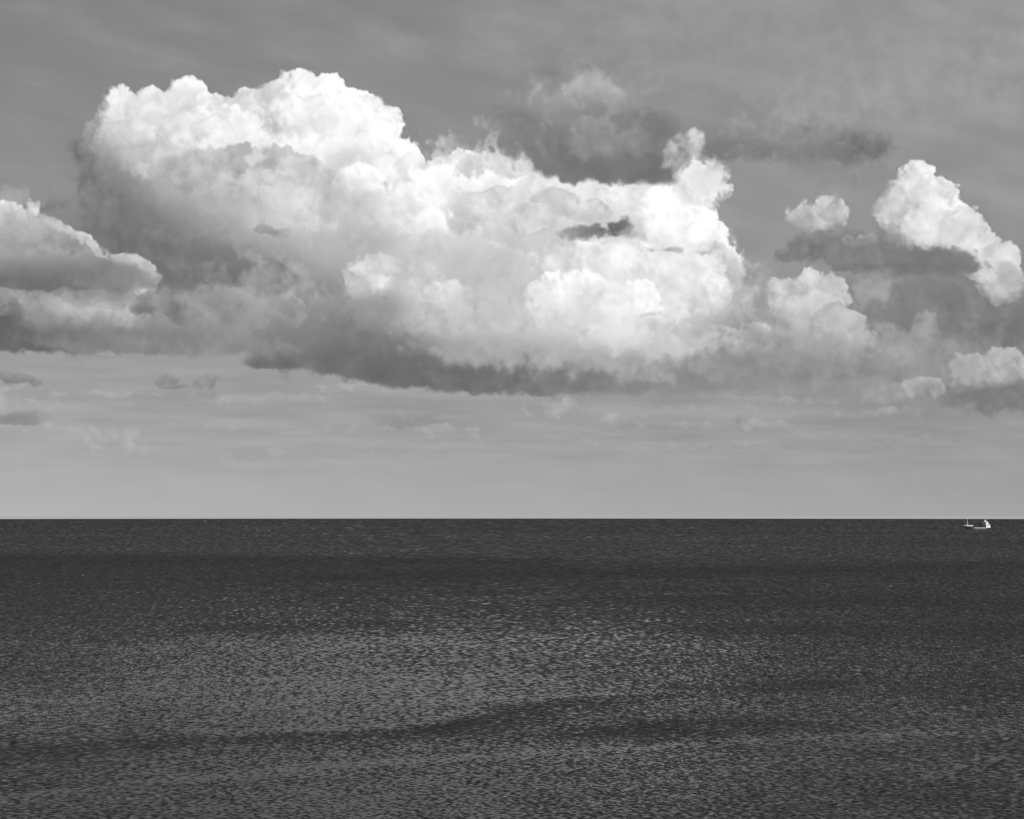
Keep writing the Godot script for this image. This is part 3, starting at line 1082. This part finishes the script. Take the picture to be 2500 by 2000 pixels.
func build_ship() -> void:
	var white := paint_of(0.86, 0.5)
	var cream := paint_of(0.62, 0.6)
	var hull_dark := paint_of(0.055, 0.5)
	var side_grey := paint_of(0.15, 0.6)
	var bulwark_grey := paint_of(0.45, 0.6)
	var deck_grey := paint_of(0.10, 0.8)
	var gear_dark := paint_of(0.045, 0.6)
	var black := paint_of(0.012, 0.15)
	var boot := paint_of(0.02, 0.6)

	var ship := Node3D.new()
	ship.name = "cargo_ship"
	add_child(ship)
	var where := Vector3(1078.0, 0.0, -1635.0)
	ship.position = where - Vector3(0, where.length_squared() / (2.0 * EARTH), 0)
	ship.set_meta("label", "small white and dark coastal cargo ship sailing left just below the horizon")
	ship.set_meta("category", "ship")

	# hull
	var xs := PackedFloat32Array()
	for i in 49:
		xs.append(lerpf(-29.0, 29.0, i / 48.0))
	var st := tool()
	st.set_smooth_group(1)
	plating(st, xs, func(_x): return 0.55, func(x): return hull_top(x), 6)
	st.set_smooth_group(-1)
	var tz := breadth(29.0, 0.5)
	quad(st, Vector3(26.6, 0.55, tz * 0.7), Vector3(29.0, 4.55, tz), Vector3(29.0, 4.55, -tz), Vector3(26.6, 0.55, -tz * 0.7))
	part("hull", st, hull_dark, ship)
	st = tool()
	plating(st, xs, func(_x): return -1.4, func(_x): return 0.55, 2, -0.004)
	part("boot_topping", st, boot, ship)
	var mid := PackedFloat32Array()
	for i in 33:
		mid.append(lerpf(-8.6, 28.9, i / 32.0))
	for side in [1.0, -1.0]:
		st = tool()
		plating(st, mid, func(x): return minf(hull_top(x), 5.0) - 2.5, func(x): return minf(hull_top(x), 5.4) - 0.05, 3, 0.03, [side])
		part("side_band", st, side_grey, ship)
		st = tool()
		plating(st, mid, func(x): return hull_top(x), func(x): return hull_top(x) + 1.0, 1, 0.02, [side])
		part("bulwark", st, bulwark_grey, ship)
	# decks
	st = tool()
	for i in xs.size() - 1:
		var a := xs[i]
		var b := xs[i + 1]
		quad(st, Vector3(a, hull_top(a) - 0.05, breadth(a, 1.0)), Vector3(a, hull_top(a) - 0.05, -breadth(a, 1.0)), Vector3(b, hull_top(b) - 0.05, -breadth(b, 1.0)), Vector3(b, hull_top(b) - 0.05, breadth(b, 1.0)))
	part("deck", st, deck_grey, ship)
	# raised white forecastle bulwark
	st = tool()
	var fore := PackedFloat32Array()
	for i in 25:
		fore.append(lerpf(-29.0, -11.2, i / 24.0))
	plating(st, fore, func(x): return hull_top(x) - 0.2, func(x): return hull_top(x) + 2.7 - 0.9 * smoothstep(-13.5, -11.2, x), 2, 0.06)
	var forecastle := part("forecastle", st, white, ship)
	st = tool()
	quad(st, Vector3(-11.2, 7.8, 5.4), Vector3(-11.2, 9.8, 5.4), Vector3(-11.2, 9.8, -5.4), Vector3(-11.2, 7.8, -5.4))
	part("breakwater", st, white, forecastle)
	st = tool()
	block(st, -21.5, -19.5, 8.4, 10.1, -1.4, 1.4)
	rod(st, Vector3(-20.5, 9.6, -2.4), Vector3(-20.5, 9.6, 2.4), 0.7, 0.7, 10)
	part("windlass", st, gear_dark, forecastle)
	st = tool()
	rod(st, Vector3(-23.0, 5.4, 4.3), Vector3(-23.1, 3.4, 3.9), 0.16, 0.16, 6)
	rod(st, Vector3(-23.9, 3.6, 3.6), Vector3(-22.3, 3.4, 4.0), 0.2, 0.2, 6)
	part("anchor", st, boot, ship)
	# foremast
	st = tool()
	rod(st, Vector3(-20.4, 8.4, 0), Vector3(-20.7, 24.2, 0), 0.55, 0.32, 10)
	var mast := part("foremast", st, white, ship)
	st = tool()
	rod(st, Vector3(-20.6, 20.6, -1.3), Vector3(-20.6, 20.6, 1.3), 0.12, 0.12, 6)
	part("crosstree", st, white, mast)
	st = tool()
	rod(st, Vector3(-20.7, 24.2, 0), Vector3(-20.7, 24.8, 0), 0.2, 0.15, 8)
	part("mast_lamp", st, black, mast)
	st = tool()
	block(st, -21.6, -19.4, 10.1, 11.2, -1.0, 1.0)
	part("mast_house", st, gear_dark, ship)
	# hatches in the well deck
	for k in 3:
		st = tool()
		var hx := -7.0 + 6.6 * k
		block(st, hx, hx + 6.1, 4.2, 5.5, -3.9, 3.9, 0.1, -0.1, 0.15)
		part("hatch_cover", st, deck_grey, ship)
	# dark travelling crane ahead of the house
	st = tool()
	block(st, 10.2, 16.5, 14.2, 15.2, -5.0, 5.0)
	var crane := part("gantry_crane", st, gear_dark, ship)
	for z in [-4.4, 4.4]:
		for x in [10.6, 15.2]:
			st = tool()
			block(st, x, x + 0.9, 4.2, 14.2, z - 0.45, z + 0.45)
			part("crane_leg", st, gear_dark, crane)
		st = tool()
		block(st, 11.5, 15.2, 8.8, 9.5, z - 0.35, z + 0.35)
		part("crane_brace", st, gear_dark, crane)
	st = tool()
	block(st, 12.0, 15.0, 10.2, 13.6, -2.4, 2.2)
	part("crane_cab", st, side_grey, crane)
	st = tool()
	block(st, 11.6, 15.2, 4.2, 8.0, -3.6, 3.4)
	part("crane_winch_house", st, deck_grey, crane)
	# accommodation, stepped down towards the stern
	st = tool()
	block(st, 19.6, 29.2, 4.5, 9.4, -4.9, 4.9, 0.0, -0.3)
	var house := part("deckhouse", st, white, ship)
	st = tool()
	block(st, 19.5, 27.4, 9.4, 12.3, -4.7, 4.7)
	part("boat_deck_house", st, white, house)
	st = tool()
	block(st, 19.4, 25.4, 12.3, 15.2, -4.5, 4.5)
	part("upper_deck_house", st, white, house)
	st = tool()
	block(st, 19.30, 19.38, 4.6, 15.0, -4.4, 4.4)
	part("front_shade_sheet", st, side_grey, house)  # grey sheet over the white front: its shade away from the sun, as colour
	for spec in [[19.2, 29.6, 9.4, 5.25], [19.2, 27.9, 12.3, 5.0], [18.6, 25.9, 15.2, 4.8]]:
		st = tool()
		block(st, spec[0], spec[1], spec[2] - 0.12, spec[2] + 0.12, -spec[3], spec[3])
		part("deck_edge", st, white, house)
	# wheelhouse
	st = tool()
	block(st, 17.4, 23.2, 15.3, 16.3, -4.5, 4.5, -0.1)
	block(st, 17.7, 23.0, 16.3, 18.0, -4.3, 4.3, -0.35)
	var bridge := part("wheelhouse", st, white, ship)
	st = tool()
	block(st, 16.4, 23.8, 18.0, 19.1, -5.2, 5.2, 0.0, -0.3)
	part("wheelhouse_roof", st, white, bridge)
	for k in 7:
		st = tool()
		var wz := -4.15 + 1.19 * k
		block(st, 17.52, 17.75, 16.35, 17.9, wz, wz + 1.05, -0.3, -0.3)
		part("bridge_window", st, black, bridge)
	for k in 4:
		for z in [4.28, -4.34]:
			st = tool()
			var wx := 17.8 + 1.2 * k
			block(st, wx, wx + 1.05, 16.35, 17.85, z, z + 0.06)
			part("bridge_window", st, black, bridge)
	# portholes, doors and windows of the house
	for spec in [[7.3, 4.92, 20.6, 28.2, 5], [10.9, 4.72, 20.4, 26.6, 4], [13.8, 4.52, 20.3, 24.6, 3]]:
		for k in int(spec[4]):
			var wx: float = lerpf(spec[2], spec[3], float(k) / (spec[4] - 1))
			st = tool()
			block(st, wx - 0.28, wx + 0.28, spec[0] - 0.35, spec[0] + 0.35, spec[1] - 0.05, spec[1] + 0.03)
			part("window", st, black, house)
	for y in [7.4, 10.8, 13.7]:
		for k in 4:
			st = tool()
			var wz := -3.2 + 2.1 * k
			block(st, 19.24, 19.31, y - 0.45, y + 0.45, wz - 0.4, wz + 0.4)
			part("window", st, black, house)
	for spec in [[22.3, 4.7, 4.9], [21.6, 9.6, 4.7]]:
		st = tool()
		block(st, spec[0], spec[0] + 0.8, spec[1], spec[1] + 1.9, spec[2] - 0.02, spec[2] + 0.05)
		part("door", st, deck_grey, house)
	# lifeboat under its davits on the near side
	st = tool()
	ball(st, Vector3(25.2, 11.5, 5.3), Vector3(1.9, 0.75, 0.75))
	var boat := part("lifeboat", st, cream, ship)
	for x in [24.0, 26.4]:
		st = tool()
		rod(st, Vector3(x, 9.5, 4.9), Vector3(x, 12.6, 5.2), 0.13, 0.1, 6)
		rod(st, Vector3(x, 12.6, 5.2), Vector3(x, 12.5, 5.9), 0.1, 0.08, 6)
		part("davit", st, deck_grey, boat)
	# funnel
	st = tool()
	block(st, 24.2, 26.6, 12.4, 16.8, -1.2, 1.2, 0.3, 0.1, 0.15)
	var funnel := part("funnel", st, white, ship)
	st = tool()
	block(st, 24.45, 26.75, 16.8, 17.4, -1.05, 1.05)
	part("funnel_top", st, black, funnel)
	# mast, radars and aerials on the wheelhouse
	st = tool()
	rod(st, Vector3(20.6, 19.1, 0), Vector3(20.6, 25.8, 0), 0.38, 0.14, 8)
	rod(st, Vector3(20.6, 22.6, -1.6), Vector3(20.6, 22.6, 1.6), 0.12, 0.12, 6)
	var radar_mast := part("radar_mast", st, white, ship)
	st = tool()
	block(st, 19.4, 21.8, 21.2, 21.55, -0.2, 0.2)
	part("radar_scanner", st, white, radar_mast)
	st = tool()
	ball(st, Vector3(17.6, 20.1, 2.0), Vector3(0.9, 1.0, 0.9))
	part("radome", st, white, bridge)
	for spec in [[19.2, 22.4, -1.8], [22.2, 23.4, 1.5], [22.9, 23.8, -1.2]]:
		st = tool()
		rod(st, Vector3(spec[0], 19.0, spec[2]), Vector3(spec[0] + 0.15, spec[1], spec[2]), 0.2, 0.1, 6)
		part("aerial", st, white, bridge)
	# rails
	rail("rail", PackedVector3Array([Vector3(25.5, 12.4, 4.6), Vector3(27.7, 12.4, 4.6), Vector3(27.7, 12.4, -4.6), Vector3(25.5, 12.4, -4.6)]), white, house)
	rail("rail", PackedVector3Array([Vector3(27.5, 9.5, 4.9), Vector3(29.4, 9.5, 4.9), Vector3(29.4, 9.5, -4.9), Vector3(27.5, 9.5, -4.9)]), white, house)
	rail("rail", PackedVector3Array([Vector3(23.4, 15.3, 4.5), Vector3(25.7, 15.3, 4.5), Vector3(25.7, 15.3, -4.5), Vector3(23.4, 15.3, -4.5)]), white, house)
